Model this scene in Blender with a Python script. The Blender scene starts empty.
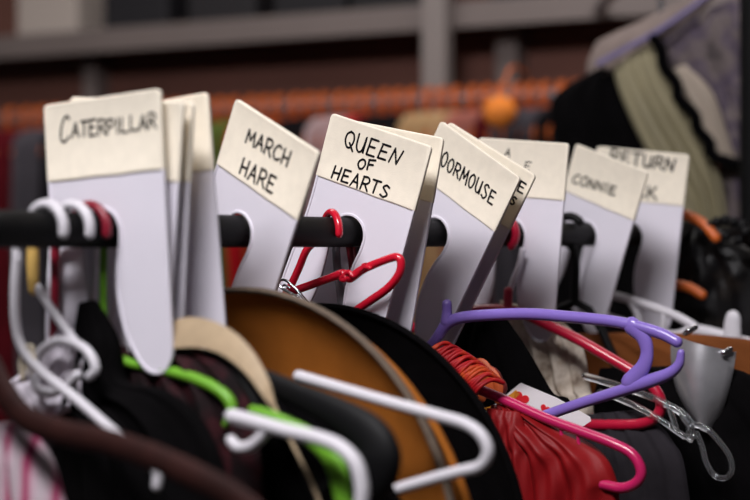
import bpy, bmesh, math, random
from mathutils import Vector, Matrix
random.seed(7)
sc = bpy.context.scene
COL = sc.collection
MM = 0.001
F = 1600.0; CX = 375.0; CY = 243.0
CAM = Vector((0, 0, 1.5))
PI = math.pi

def srgb(h):
    h = h.lstrip('#'); c = [int(h[i:i+2], 16) / 255 for i in (0, 2, 4)]
    return tuple((v / 12.92 if v <= .04045 else ((v + .055) / 1.055) ** 2.4) for v in c) + (1.0,)

# ------------------------------------------------------------------ materials
MATS = {}
def mat(name, col, rough=.5, metal=0, noise=0.0, scale=40, spec=.5, trans=0, bump=0, bscale=200, emit=0, sheen=0, coat=0):
    if name in MATS: return MATS[name]
    m = bpy.data.materials.new(name); m.use_nodes = True
    nt = m.node_tree; b = nt.nodes['Principled BSDF']
    c = srgb(col)
    b.inputs['Base Color'].default_value = c
    b.inputs['Roughness'].default_value = rough
    b.inputs['Metallic'].default_value = metal
    b.inputs['Specular IOR Level'].default_value = spec
    b.inputs['Transmission Weight'].default_value = trans
    b.inputs['Sheen Weight'].default_value = sheen
    b.inputs['Coat Weight'].default_value = coat
    tc = nt.nodes.new('ShaderNodeTexCoord')
    if noise:
        n = nt.nodes.new('ShaderNodeTexNoise'); n.inputs['Scale'].default_value = scale; n.inputs['Detail'].default_value = 4
        nt.links.new(tc.outputs['Object'], n.inputs['Vector'])
        r = nt.nodes.new('ShaderNodeValToRGB')
        r.color_ramp.elements[0].position = .3; r.color_ramp.elements[1].position = .7
        r.color_ramp.elements[0].color = tuple(v * (1 - noise) for v in c[:3]) + (1,)
        r.color_ramp.elements[1].color = tuple(min(1, v * (1 + noise)) for v in c[:3]) + (1,)
        nt.links.new(n.outputs['Fac'], r.inputs['Fac']); nt.links.new(r.outputs['Color'], b.inputs['Base Color'])
    if bump:
        n2 = nt.nodes.new('ShaderNodeTexNoise'); n2.inputs['Scale'].default_value = bscale; n2.inputs['Detail'].default_value = 3
        nt.links.new(tc.outputs['Object'], n2.inputs['Vector'])
        bp = nt.nodes.new('ShaderNodeBump'); bp.inputs['Strength'].default_value = bump; bp.inputs['Distance'].default_value = .002
        nt.links.new(n2.outputs['Fac'], bp.inputs['Height']); nt.links.new(bp.outputs['Normal'], b.inputs['Normal'])
    if emit:
        b.inputs['Emission Color'].default_value = c; b.inputs['Emission Strength'].default_value = emit
    MATS[name] = m
    return m

def stripes(name, cols, axis, period, rough=.8, dist=0.0):
    """cloth woven in stripes: cols = [(position 0..1, colour)] repeated every `period` metres along axis"""
    m = bpy.data.materials.new(name); m.use_nodes = True; MATS[name] = m
    nt = m.node_tree; b = nt.nodes['Principled BSDF']; b.inputs['Roughness'].default_value = rough
    b.inputs['Specular IOR Level'].default_value = .2
    tc = nt.nodes.new('ShaderNodeTexCoord')
    dt = nt.nodes.new('ShaderNodeVectorMath'); dt.operation = 'DOT_PRODUCT'; dt.inputs[1].default_value = axis
    nt.links.new(tc.outputs['Object'], dt.inputs[0])
    dv = nt.nodes.new('ShaderNodeMath'); dv.operation = 'DIVIDE'; dv.inputs[1].default_value = period
    nt.links.new(dt.outputs['Value'], dv.inputs[0])
    fr = nt.nodes.new('ShaderNodeMath'); fr.operation = 'FRACT'; nt.links.new(dv.outputs[0], fr.inputs[0])
    r = nt.nodes.new('ShaderNodeValToRGB'); r.color_ramp.interpolation = 'LINEAR'
    while len(r.color_ramp.elements) < len(cols): r.color_ramp.elements.new(.5)
    for e, (p, c) in zip(r.color_ramp.elements, cols): e.position = p; e.color = srgb(c)
    nt.links.new(fr.outputs[0], r.inputs['Fac']); nt.links.new(r.outputs['Color'], b.inputs['Base Color'])
    return m

def blotch(name, cols, scale, rough=.8, kind='noise', spec=.2):
    """printed / lace cloth: colour ramp over a noise or voronoi texture"""
    m = bpy.data.materials.new(name); m.use_nodes = True; MATS[name] = m
    nt = m.node_tree; b = nt.nodes['Principled BSDF']; b.inputs['Roughness'].default_value = rough
    b.inputs['Specular IOR Level'].default_value = spec
    tc = nt.nodes.new('ShaderNodeTexCoord')
    if kind == 'noise':
        n = nt.nodes.new('ShaderNodeTexNoise'); n.inputs['Detail'].default_value = 5; out = 'Fac'
    else:
        n = nt.nodes.new('ShaderNodeTexVoronoi'); out = 'Distance'
    n.inputs['Scale'].default_value = scale
    nt.links.new(tc.outputs['Object'], n.inputs['Vector'])
    r = nt.nodes.new('ShaderNodeValToRGB')
    while len(r.color_ramp.elements) < len(cols): r.color_ramp.elements.new(.5)
    for e, (p, c) in zip(r.color_ramp.elements, cols): e.position = p; e.color = srgb(c)
    nt.links.new(n.outputs[out], r.inputs['Fac']); nt.links.new(r.outputs['Color'], b.inputs['Base Color'])
    return m

# ------------------------------------------------------------------ frame of the rack
def pt(x, y, Y):                     # a point seen in the photo at (x, y), Y metres in front of the camera
    return Vector(((x - CX) * Y / F, Y, 1.5 - (y - CY) * Y / F))
RA = Vector((-.2435065, 1.038961, 1.5090909))
R = Vector((.578516, .815671, 0)).normalized()       # along the rail, away from the camera
U = Vector((.815671, -.578516, 0)).normalized()      # across the rail, towards the aisle
W = Vector((0, 0, 1))
ROD_R = .0125
def rail(s): return RA + R * (s * MM)
class Plane:
    """a plane across the rail at s millimetres, turned by yaw degrees about the vertical"""
    def __init__(self, s, yaw=0, lean=0):
        a = math.radians(yaw); self.o = rail(s)
        self.d = (U * math.cos(a) + R * math.sin(a)).normalized()
        self.w = W.copy()
        if lean:
            n0 = self.d.cross(self.w); self.w = (Matrix.Rotation(math.radians(lean), 3, self.d) @ self.w)
        self.n = self.d.cross(self.w).normalized()   # away from the camera along the rail
        if self.n.dot(R) < 0: self.n = -self.n
    def px(self, x, y, off=0):
        v = pt(x, y, 1.0) - CAM
        t = (self.o - CAM).dot(self.n) / v.dot(self.n)
        return CAM + v * t + self.n * (off * MM)
    def uv(self, u, v, off=0): return self.o + self.d * (u * MM) + self.w * (v * MM) + self.n * (off * MM)

# ------------------------------------------------------------------ geometry builder
def smooth_path(P, n=6, closed=False):
    P = [Vector(p) for p in P]
    if len(P) < 3: return P
    out = []; N = len(P)
    rng = range(N) if closed else range(N - 1)
    for i in rng:
        if closed: p0, p1, p2, p3 = P[i-1], P[i], P[(i+1) % N], P[(i+2) % N]
        else:
            p1, p2 = P[i], P[i+1]
            p0 = P[i-1] if i else p1 * 2 - p2
            p3 = P[i+2] if i + 2 < N else p2 * 2 - p1
        for k in range(n):
            t = k / n
            out.append(.5 * ((2*p1) + (p2-p0)*t + (2*p0-5*p1+4*p2-p3)*t*t + (3*p1-p0-3*p2+p3)*t**3))
    if not closed: out.append(P[-1])
    return out
def interp_list(L, m):
    out = []
    for i in range(m):
        t = i / (m - 1) * (len(L) - 1); k = min(int(t), len(L) - 2); f = t - k
        out.append(L[k] * (1 - f) + L[k+1] * f)
    return out

class G:
    def __init__(self): self.v = []; self.f = []; self.m = []
    def add(self, V, Fs, mi=0):
        b = len(self.v); self.v += [Vector(p) for p in V]
        for f in Fs: self.f.append(tuple(b + i for i in f)); self.m.append(mi)
    def tube(self, P, r, n=6, sides=12, flat=1.0, flatdir=None, mi=0, smooth=True, closed=False, caps=True):
        """round tube; r one radius or one per given point; flat squashes it along flatdir"""
        rs = r if isinstance(r, (list, tuple)) else [r] * len(P)
        Q = smooth_path(P, n, closed) if smooth else [Vector(p) for p in P]
        rr = interp_list(list(rs) + ([rs[0]] if closed else []), len(Q) + (1 if closed else 0))[:len(Q)]
        N = len(Q)
        def tan(i):
            if closed: return (Q[(i+1) % N] - Q[i-1]).normalized()
            a = Q[max(i-1, 0)]; b = Q[min(i+1, N-1)]
            return (b - a).normalized()
        t = tan(0)
        ref = flatdir if flatdir is not None else (W if abs(t.z) < .9 else R)
        a = (ref - t * ref.dot(t)).normalized()
        rings = []
        def ring(c, t, a, ra):
            bb = t.cross(a).normalized()
            return [c + a * (ra * flat * math.cos(2*PI*k/sides)) + bb * (ra * math.sin(2*PI*k/sides)) for k in range(sides)]
        if caps and not closed:
            for ang in (80, 55, 28):
                an = math.radians(ang); rings.append(ring(Q[0] - t * rr[0] * math.sin(an), t, a, rr[0] * math.cos(an)))
        for i in range(N):
            t = tan(i)
            base = flatdir if flatdir is not None else a
            a2 = base - t * base.dot(t)
            if a2.length > 1e-6: a = a2.normalized()
            rings.append(ring(Q[i], t, a, rr[i]))
        if caps and not closed:
            for ang in (28, 55, 80):
                an = math.radians(ang); rings.append(ring(Q[-1] + t * rr[-1] * math.sin(an), t, a, rr[-1] * math.cos(an)))
        V = [p for q in rings for p in q]; Fs = []
        M = len(rings)
        for i in range(M if closed else M - 1):
            j = (i + 1) % M
            for k in range(sides):
                l = (k + 1) % sides
                Fs.append((i*sides+k, i*sides+l, j*sides+l, j*sides+k))
        if not closed:
            Fs.append(tuple(range(sides-1, -1, -1))); Fs.append(tuple((M-1)*sides + k for k in range(sides)))
        self.add(V, Fs, mi)
        return self
    def box(self, c, x, y, z, mi=0):
        """box about centre c with half-axis vectors x, y, z"""
        V = [c + x*i + y*j + z*k for i in (-1, 1) for j in (-1, 1) for k in (-1, 1)]
        self.add(V, [(0,1,3,2),(4,6,7,5),(0,4,5,1),(2,3,7,6),(0,2,6,4),(1,5,7,3)], mi); return self
    def rows(self, rows, closed_rows=True, mi=0, caps=True):
        n = len(rows[0]); V = [p for q in rows for p in q]; Fs = []
        for i in range(len(rows) - 1):
            for k in range(n if closed_rows else n - 1):
                l = (k + 1) % n
                Fs.append((i*n+k, i*n+l, (i+1)*n+l, (i+1)*n+k))
        if caps and closed_rows:
            Fs.append(tuple(range(n-1, -1, -1))); Fs.append(tuple((len(rows)-1)*n + k for k in range(n)))
        self.add(V, Fs, mi); return self
    def sphere(self, c, r, mi=0, sq=(1, 1, 1), nu=16, nv=10):
        rows = []
        for j in range(1, nv):
            th = PI * j / nv
            rows.append([c + Vector((r*sq[0]*math.sin(th)*math.cos(2*PI*k/nu), r*sq[1]*math.sin(th)*math.sin(2*PI*k/nu), r*sq[2]*math.cos(th))) for k in range(nu)])
        return self.rows(rows, True, mi)
    def build(self, name, mats, parent=None, smooth=True, origin=None, bevel=0, subsurf=0, sharp=50):
        me = bpy.data.meshes.new(name)
        o0 = parent.matrix_world.translation if parent else (Vector(origin) if origin is not None else sum(self.v, Vector()) / len(self.v))
        if parent:
            o0 = Vector(parent['_o'])
        me.from_pydata([tuple(p - o0) for p in self.v], [], self.f)
        for m in (mats if isinstance(mats, (list, tuple)) else [mats]): me.materials.append(m)
        for p, k in zip(me.polygons, self.m): p.material_index = k; p.use_smooth = smooth
        bm = bmesh.new(); bm.from_mesh(me); bmesh.ops.recalc_face_normals(bm, faces=bm.faces); bm.to_mesh(me); bm.free()
        if smooth:
            try: me.set_sharp_from_angle(angle=math.radians(sharp))
            except Exception: pass
        ob = bpy.data.objects.new(name, me); COL.objects.link(ob)
        if parent: ob.parent = parent; ob['_o'] = tuple(o0)
        else: ob.location = o0; ob['_o'] = tuple(o0)
        if bevel:
            md = ob.modifiers.new('bevel', 'BEVEL'); md.width = bevel; md.segments = 2; md.limit_method = 'ANGLE'
        if subsurf:
            md = ob.modifiers.new('sub', 'SUBSURF'); md.levels = subsurf; md.render_levels = subsurf
        return ob

def tag(o, label, cat, group=None, kind=None):
    if label: o['label'] = label
    if cat: o['category'] = cat
    if group: o['group'] = group
    if kind: o['kind'] = kind
    return o
def thing(name, label, cat, loc, group=None):
    o = bpy.data.objects.new(name, None); COL.objects.link(o); o.location = loc; o['_o'] = tuple(loc)
    o.empty_display_size = .03
    return tag(o, label, cat, group)
def struct(name, g, m, **k):
    return tag(g.build(name, m, smooth=False, **k), None, None, kind='structure')

# ------------------------------------------------------------------ palette
WHITE_PL = mat('white_plastic', '#cfccd2', .45, noise=.02, scale=60)
CARD_PL = mat('divider_plastic', '#dcd8e2', .38, noise=.015, scale=30)
TAPE = mat('masking_tape', '#e9e0ce', .75, noise=.035, scale=120, bump=.12, bscale=900, spec=.25)
INK = mat('marker_ink', '#0c0b10', .8, spec=.1)
BLACK_RAIL = mat('black_rail_paint', '#060607', .6, noise=.3, scale=80, bump=.05, bscale=600, spec=.18)
RED_PL = mat('red_plastic', '#c3142c', .25, coat=.3)
CRIM_PL = mat('crimson_plastic', '#ac1232', .28, coat=.3)
MAG_PL = mat('magenta_plastic', '#b81f58', .28, coat=.3)
PURP_PL = mat('purple_plastic', '#8069bb', .3, coat=.2)
GREEN_PL = mat('green_plastic', '#6ba62b', .45)
DARKRED_PL = mat('maroon_plastic', '#7c1226', .4)
GREY_PL = mat('grey_plastic', '#6b6a70', .35)
BLACK_PL = mat('black_plastic', '#060608', .6, spec=.2)
BLUE_PL = mat('blue_plastic', '#2a4fb8', .35)
YELLOW_W = mat('yellowed_tape', '#c9a458', .6, noise=.15, scale=90)
WOOD = mat('dark_wood', '#2a1310', .7, noise=.25, scale=60, spec=.15)
STEEL = mat('steel', '#c9c9cf', .18, metal=1)
CLEAR = mat('clear_plastic', '#f4f6f8', .04, trans=.96)
FELT_TAN = mat('tan_felt', '#96581f', .9, noise=.12, scale=35, spec=.1, bump=.2, bscale=900)
EDGE_TAN = mat('hat_edge_braid', '#5b4d40', .85, noise=.15, scale=200)
FELT_BLACK = mat('black_felt', '#060506', .95, noise=.3, scale=80, spec=.05, bump=.3, bscale=1200)
BLACK_CL = mat('black_cloth', '#070607', .95, noise=.3, scale=30, spec=.06)
BEIGE_L = mat('beige_leather', '#b09a7c', .65, noise=.08, scale=100)
ORANGE_PL = mat('orange_plastic', '#c8601f', .45)
GREYMET = mat('grey_metal', '#7d7b80', .4, metal=.5)

# ------------------------------------------------------------------ the room
fl = G(); fl.box(Vector((0, 2.6, -.02)), Vector((3.2, 0, 0)), Vector((0, 3.4, 0)), Vector((0, 0, .02)))
struct('floor', fl, mat('floor_vinyl', '#5b5048', .5, noise=.15, scale=6))
L0 = pt(0, 96, 3.6); R0 = pt(550, 69, 3.0)                  # the far rail
L0.z = R0.z = 1.777
D2 = (R0 - L0); D2.z = 0; D2.normalize()
N2 = Vector((-D2.y, D2.x, 0)); N2 = N2 if N2.y > 0 else -N2    # away from the camera
wb = G(); c0 = (L0 + R0) / 2 + N2 * .34; c0.z = 1.4
wb.box(c0, D2 * 3.2, N2 * .04, Vector((0, 0, 1.4)))
struct('wall_back', wb, mat('brown_wall', '#6b4439', .8, noise=.12, scale=3))
cl = G(); cl.box(Vector((0, 2.6, 2.84)), Vector((3.2, 0, 0)), Vector((0, 3.4, 0)), Vector((0, 0, .02)))
struct('ceiling', cl, mat('ceiling_paint', '#9a948c', .9))

# ------------------------------------------------------------------ the front rack
rk = thing('garment_rack', 'black tubular garment rack rail carrying the white dividers and hangers', 'clothes rack', (rail(300).x, rail(300).y, 0))
g = G(); g.tube([rail(-330), rail(400), rail(1320)], ROD_R, n=8, sides=32, smooth=True); g.build('rail', BLACK_RAIL, rk)
for s in (-330, 1285):
    g = G(); p = rail(s); g.tube([Vector((p.x, p.y, .02)), Vector((p.x, p.y, 1)), Vector((p.x, p.y, 2.15))], .019 if s < 0 else .024, sides=20); g.build('upright', BLACK_RAIL, rk)
    g = G(); g.tube([p + U*.26 - W*(p.z-.03), p - W*(p.z-.03), p - U*.26 - W*(p.z-.03)], .02, sides=16); g.build('foot', BLACK_RAIL, rk)

# ------------------------------------------------------------------ divider cards
UL, UR, TOP, TAPE_H = -44.8, 59.8, 91.6, 54.4
def arc(cx, cy, r, a0, a1, n):
    return [(cx + r*math.cos(math.radians(a0 + (a1-a0)*i/n)), cy + r*math.sin(math.radians(a0 + (a1-a0)*i/n))) for i in range(n+1)]
def cm2(P, n=5):
    return [(p.x, p.y) for p in smooth_path([Vector((a, b, 0)) for a, b in P], n)]
def outline():
    o = arc(UL+3.5, TOP-3.5, 3.5, 180, 90, 6) + arc(UR-3.5, TOP-3.5, 3.5, 90, 0, 6)
    o += [(UR, v) for v in (75, 60, TOP-TAPE_H, 20, 0, -20, -40, -60, -74)]
    o += cm2([(UR, -80), (UR-1, -90), (UR-6, -98), (UR-13, -101.5), (38, -100), (30, -93), (22, -80), (16.5, -66), (13.5, -50), (13, -36), (14.6, -22), (17.3, -10), (17.9, -1.5)])
    o += arc(1.5, -2.2, 16.4, 8, 172, 18)
    o += cm2([(-15, -1.5), (-14.2, -14), (-13.5, -30), (-14, -48), (-17, -66), (-23, -82), (-31, -95), (-40, -101), (-48, -99), (-53, -90), (-54.5, -74), (-53, -54), (-50.2, -32), (-47.5, -12), (-45.5, 8)])
    o += [(UL, v) for v in (22, TOP-TAPE_H, 60, 75)]
    q = [o[0]]
    for p in o[1:]:
        if math.hypot(p[0]-q[-1][0], p[1]-q[-1][1]) > .25: q.append(p)
    return q
def inset(o, d):
    n = len(o); out = []
    for i in range(n):
        a = Vector(o[i-1]); b = Vector(o[i]); c = Vector(o[(i+1) % n])
        t1 = (b-a).normalized(); t2 = (c-b).normalized()
        n1 = Vector((t1.y, -t1.x)); n2 = Vector((t2.y, -t2.x))        # clockwise outline: inward is to the right
        m = (n1 + n2)
        m = m / max(m.dot(n1), .5)
        out.append(tuple(b + m * d))
    return out
def slab(o, prof):
    """prof: (inset, n) rings from front centre to back centre"""
    rings = []
    for d, n in prof:
        rings.append([(p[0], p[1], n) for p in inset(o, d)])
    return rings
CARD_O = outline()
PROF = [(2.5, .45), (2.0, 1.35), (.7, 1.4), (.15, 1.1), (0, .4), (0, -.4), (.15, -1.1), (.7, -1.4), (2.0, -1.35), (2.5, -.45)]
def tape_outline():
    b = TOP - TAPE_H
    return arc(UL+3.5, TOP-3.5, 3.5, 180, 90, 6) + arc(UR-3.5, TOP-3.5, 3.5, 90, 0, 6) + [(UR, v) for v in (75, 60, b)] + [(40, b+.3), (20, b-.2), (0, b+.3), (-20, b)] + [(UL, v) for v in (b, 60, 75)]
TPROF = [(2.6, 1.34), (2.0, 1.52), (.5, 1.56), (-.25, 1.2), (-.35, .4), (-.35, -.4), (-.25, -1.2), (.5, -1.56), (2.0, -1.52), (2.6, -1.34)]

FONT = {
 'A': [[(0,0),(.5,1),(.95,0)],[(.18,.38),(.8,.36)]],
 'C': [[(.9,.86),(.6,1),(.2,.8),(.02,.4),(.2,.06),(.6,0),(.95,.15)]],
 'D': [[(.1,1),(.08,0)],[(0,1),(.55,.95),(.92,.55),(.6,.1),(0,0)]],
 'E': [[(.1,1),(.06,0)],[(.06,1),(.85,1.02)],[(.08,.52),(.7,.54)],[(.06,0),(.9,.02)]],
 'F': [[(.1,1),(.06,0)],[(.06,1),(.9,1.04)],[(.08,.52),(.7,.54)]],
 'H': [[(.08,1),(.04,0)],[(.9,1.02),(.86,0)],[(.06,.46),(.88,.52)]],
 'I': [[(.5,1),(.46,0)]],
 'K': [[(.1,1),(.06,0)],[(.85,1),(.12,.42)],[(.3,.55),(.95,0)]],
 'L': [[(.1,1),(.06,.02),(.9,0)]],
 'M': [[(.02,0),(.14,1),(.5,.3),(.86,1),(1,0)]],
 'N': [[(.04,0),(.1,1),(.85,.02),(.92,1)]],
 'O': [[(.5,1),(.15,.8),(.03,.4),(.3,.02),(.7,.06),(.95,.5),(.8,.9),(.45,1)]],
 'P': [[(.1,1),(.06,0)],[(.04,.98),(.65,1),(.92,.74),(.6,.48),(.1,.44)]],
 'Q': [[(.5,1),(.15,.8),(.03,.4),(.3,.02),(.7,.06),(.95,.5),(.8,.9),(.45,1)],[(.55,.3),(1.05,-.14)]],
 'R': [[(.1,1),(.06,0)],[(.04,.98),(.65,1),(.9,.74),(.6,.5),(.1,.46)],[(.4,.48),(.98,0)]],
 'S': [[(.88,.9),(.5,1.02),(.16,.8),(.5,.54),(.86,.28),(.5,0),(.05,.12)]],
 'T': [[(0,1),(1,1.02)],[(.5,1),(.46,0)]],
 'U': [[(.06,1),(.08,.3),(.4,0),(.8,.2),(.9,1),(.92,.02)]],
}
SHARP = set('AEFHIKLMNT')
def write(g, P, text, quad, mi, r=.5, gap=.28, n0=1.4, first=1.0):
    """hand lettering on the tape: quad = baseline start, top start, baseline end, top end in card millimetres"""
    bl, tl, br, tr = [Vector(q) for q in quad]
    wts = [(.5 if c == 'I' else (1.25 if c == 'M' else 1)) for c in text]
    tot = sum(wts) + gap * (len(text) - 1)
    rnd = random.Random(text); x = 0
    for i, c in enumerate(text):
        w = wts[i]; hs = first if i == 0 else 1.0
        jy = rnd.uniform(-.05, .05); jh = rnd.uniform(.94, 1.08) * hs
        for st in FONT[c]:
            pts = []
            for a, b in st:
                t = (x + a * w) / tot; bb = b * jh + jy
                lo = bl.lerp(br, t); hi = tl.lerp(tr, t); q = lo.lerp(hi, bb) if bb <= 1 else lo + (hi - lo) * bb
                pts.append(P(q.x, q.y, n0))
            if c not in SHARP:
                g.tube(smooth_path(pts, 4), r * MM, sides=6, smooth=False, mi=mi)
            else:
                for p0, p1 in zip(pts, pts[1:]): g.tube([p0, (p0 + p1) / 2, p1], r * MM, sides=6, smooth=False, mi=mi)
        x += w + gap

def card(s, phi, yaw, label, lines=(), letter_r=.9, k=1.0):
    ph, ya = math.radians(phi), math.radians(yaw)
    d = (U * math.cos(ya) + R * math.sin(ya)); nf = W.cross(d); nf = -nf if nf.dot(R) > 0 else nf
    o = rail(s)
    def P(u, v, n):
        u *= k; v *= k
        cu = u * math.cos(ph) + v * math.sin(ph); cv = -u * math.sin(ph) + v * math.cos(ph)
        return o + d * (cu * MM) + W * (cv * MM) + nf * (n * MM)
    t = thing('rail_divider', label, 'divider', o, 'white plastic dividers on the rack rail')
    g = G(); rings = slab(CARD_O, PROF)
    g.rows([[P(*p) for p in q] for q in rings]); g.build('divider_plate', CARD_PL, t, sharp=24)
    g = G(); rings = slab(tape_outline(), TPROF)
    g.rows([[P(*p) for p in q] for q in rings])
    for ln in lines:
        write(g, P, ln[0], ln[1], 1, letter_r, **(ln[2] if len(ln) > 2 else {}))
    tp = g.build('tape_label', [TAPE, INK], t, sharp=24); tp['label'] = 'cream masking tape with black marker writing' if lines else 'blank cream masking tape'
    return t

card(90, -3.7, 4.2, 'frontmost blurred white divider with one long word on its tape', [('C', [(-31,64.5),(-28.5,82.5),(-22.5,65.5),(-20.5,82.5)], dict()), ('ATERPILLAR', [(-20,66),(-19,76.5),(55.5,65.5),(56,75.5)], dict(gap=.2))], letter_r=.82)
card(101, 4.5, 2, 'divider directly behind the frontmost one, just its blank tape edge showing')
card(121, 4, -6, 'third divider of the front cluster, a thin tan edge between two others')
card(143, -5.5, 3, 'shaded grey divider at the back of the front cluster, leaning the other way')
card(238, 25.6, -10.1, 'steeply tilted white divider with two short lines of lettering, standing alone', [('MARCH', [(-19.5,66.5),(-20.5,77.5),(33.1,68.5),(33,80.5)]), ('HARE', [(-16,42),(-16.3,54.6),(26.3,43.2),(26.4,55)])])
card(380, 17.7, 1.2, 'sharply focused divider with three stacked lines of black lettering', [('QUEEN', [(-24,68.5),(-25.1,82.4),(32.3,68.3),(35.7,80.4)]), ('OF', [(-5.5,54.8),(-5.8,62.5),(11.8,57.2),(11.5,64.9)]), ('HEARTS', [(-28.7,39.2),(-27.8,50.0),(31.1,39.5),(31.9,50.1)])])
card(411, 11.4, .7, 'blank-taped divider tucked right behind the one with three lines of lettering')
card(514, 31.2, -6.9, 'tilted divider with one long slanting word whose start is hidden behind another', [('DOORMOUSE', [(-34,57.5),(-36,70),(46,56.3),(44.6,67.8)], dict(gap=.32))])
card(531, 29.5, -.5, 'tilted divider of which only a rim with two letter ends shows', [('E', [(50.0,71.5),(48.5,80.5),(56.5,71.7),(56.4,80)]), ('S', [(48.5,57.5),(47.5,64.7),(53.5,58.0),(53.5,64.9)])])
card(649, 5.4, -3.6, 'upright divider with only two faint letters near its top visible', [('A', [(-12.6,75.5),(-11.0,83.5),(-6,75),(-4,83)]), ('E', [(12,63.5),(13,71),(18.0,62.8),(20.8,70.7)])], letter_r=.6)
card(805, 19.7, -11.3, 'blurred divider with a short slanting word, just before the RETURN divider', [('CONNIE', [(-36.1,49),(-34.1,60),(26.8,54.6),(26.2,64.2)])], letter_r=1.0, k=.95)
card(905, 6.4, 5.2, 'farthest blurred divider whose tape reads RETURN', [('RETURN', [(-27.8,77),(-28.0,89),(44.4,72.4),(46.2,85.3)]), ('RACK', [(-24,43.5),(-24,57),(29.4,40.7),(29.1,53.9)])], letter_r=1.25, k=1.03)

# ------------------------------------------------------------------ hangers on the rail
def hook_path(P, u0=0, r=None, end=10, neck=-34, start=200):
    """stem from (u0, neck) up behind the rail, over it and down in front"""
    rr = 17.5 if r is None else r
    pts = [(u0, neck), (u0 - 1, neck * .75)]
    pts += [(rr * math.cos(math.radians(a)), rr * math.sin(math.radians(a))) for a in range(start, end - 1, -14)]
    return [P.uv(*p) for p in pts]

def px_tube(g, P, pts, rpx, off=0, n=6, **k):
    """tube through pixel picks on plane P; radius given in picture pixels at that depth"""
    W3 = [P.px(x, y, off) for x, y in pts]
    rs = rpx if isinstance(rpx, (list, tuple)) else [rpx] * len(pts)
    rs = [q * w.y / F for q, w in zip(rs, W3)]
    g.tube(W3, rs, n=n, **k); return g

GH = 'plastic hangers on the black rail'
def hanger(name, label, P, m, hook_pts=None, arms=(), hook_r=4.0, hook_mat=None, extra=None, group=None, at=None):
    t = thing(name, label, 'clothes hanger', at if at is not None else P.o, group)
    if hook_pts:
        g = G(); g.tube(hook_pts, hook_r * MM, n=4); g.build('hook', hook_mat or m, t)
    return t

# white tubular hanger nearest the camera
P1 = Plane(40)
t = hanger('tubular_hanger', 'white tubular hanger, long arm crossing down in front of the lace bundle', P1, WHITE_PL,
           hook_pts=[P1.px(17, 262), P1.px(18, 245)] + [P1.uv(17*math.cos(math.radians(a)), 17*math.sin(math.radians(a))) for a in range(200, -22, -15)], hook_r=3.6)
g = G(); px_tube(g, P1, [(17, 258), (15, 290), (16, 325), (23, 349), (42, 372), (75, 398), (112, 430), (145, 457), (157, 472), (157, 486)], [5.2]*8 + [5.5]*2, n=6); g.build('arm', WHITE_PL, t)
# second white hanger with wrapped neck and ring
P2 = Plane(64)
t = hanger('tubular_hanger', 'white hanger with a yellow wrapped neck and a curled ring', P2, WHITE_PL,
           hook_pts=[P2.px(34, 262), P2.px(36, 244)] + [P2.uv(17*math.cos(math.radians(a)), 17*math.sin(math.radians(a))) for a in range(200, -22, -15)], hook_r=3.6)
g = G(); px_tube(g, P2, [(34, 247), (34, 265), (35, 290)], [6.5, 6.5, 5.5], off=-1); w_ = g.build('neck_wrap', YELLOW_W, t); w_['label'] = 'yellow wrapped neck'
g = G(); px_tube(g, P2, [(36, 286), (48, 304), (62, 324), (74, 340)], 4.6); g.build('arm', WHITE_PL, t)
g = G(); px_tube(g, P2, [(40, 372), (47, 352), (62, 341), (80, 342), (95, 352), (102, 368), (96, 376)], 5.0, off=-6)
px_tube(g, P2, [(40, 372), (44, 388), (56, 392), (72, 386), (84, 374)], 5.0, off=-6); g.build('ring', WHITE_PL, t)
# maroon hanger
P3 = Plane(80)
t = hanger('tubular_hanger', 'dark maroon hanger with zigzag stem beside the frontmost divider', P3, DARKRED_PL,
           hook_pts=[P3.px(55, 262), P3.px(57, 244)] + [P3.uv(17*math.cos(math.radians(a)), 17*math.sin(math.radians(a))) for a in range(200, -16, -15)], hook_r=3.4)
g = G(); px_tube(g, P3, [(55, 258), (55, 300), (54, 335), (58, 350), (68, 362), (70, 374), (84, 384), (96, 398)], 4.6); g.build('arm', DARKRED_PL, t)
# cream loops of cord
PL = Plane(40)
g = G(); px_tube(g, PL, [(22, 378), (20, 362), (25, 348), (32, 346), (33, 356), (27, 368), (23, 380)], 1.7); px_tube(g, PL, [(24, 372), (26, 356), (31, 350), (35, 360), (30, 374)], 1.4)
tag(g.build('cord_loop', mat('cream_cord', '#d8ccb4', .7)), 'thin cream cord loop hanging by the white ring', 'cord')

# ---- cloth pieces: a front and a back with folds, hung in a plane across the rail
def cloth(P, left, right, th=14, folds=5, amp=3.0, rows=26, cols=40, off=0, seed=1, taper=.35, fold_top=.3, wrinkle=0):
    """closed cloth volume between a left and a right edge (pixel picks from top to bottom on plane P)"""
    L = interp_list([P.px(*p) for p in left], rows) if len(left) < 4 else interp_list(smooth_path([P.px(*p) for p in left], 6), rows)
    Rr = interp_list([P.px(*p) for p in right], rows) if len(right) < 4 else interp_list(smooth_path([P.px(*p) for p in right], 6), rows)
    rnd = random.Random(seed); ph = [rnd.uniform(0, 6.28) for _ in range(6)]
    out = []
    for i in range(rows):
        t = i / (rows - 1); k = fold_top + (1 - fold_top) * t
        thick = th * (taper + (1 - taper) * min(1, t * 3) ** .6)
        ring = []
        for side in (1, -1):
            rng = range(cols) if side == 1 else range(cols - 1, -1, -1)
            for j in rng:
                x = j / (cols - 1)
                e = max(0, 1 - (2*x - 1) ** 2) ** .5
                f = amp * k * (math.sin(x * folds * 6.283 + ph[0] + t * 1.3) + .5 * math.sin(x * folds * 2.3 * 6.283 + ph[1] - t * 2)) * e
                f += wrinkle * math.sin(t * 17 + x * 9 + ph[2]) * math.sin(x * 13 + t * 7 + ph[3]) * e
                n = -side * thick * .5 * e - .3 * side + f
                ring.append(L[i].lerp(Rr[i], x) + P.n * ((n + off) * MM))
        out.append(ring)
    g = G(); g.rows(out); return g
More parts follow.
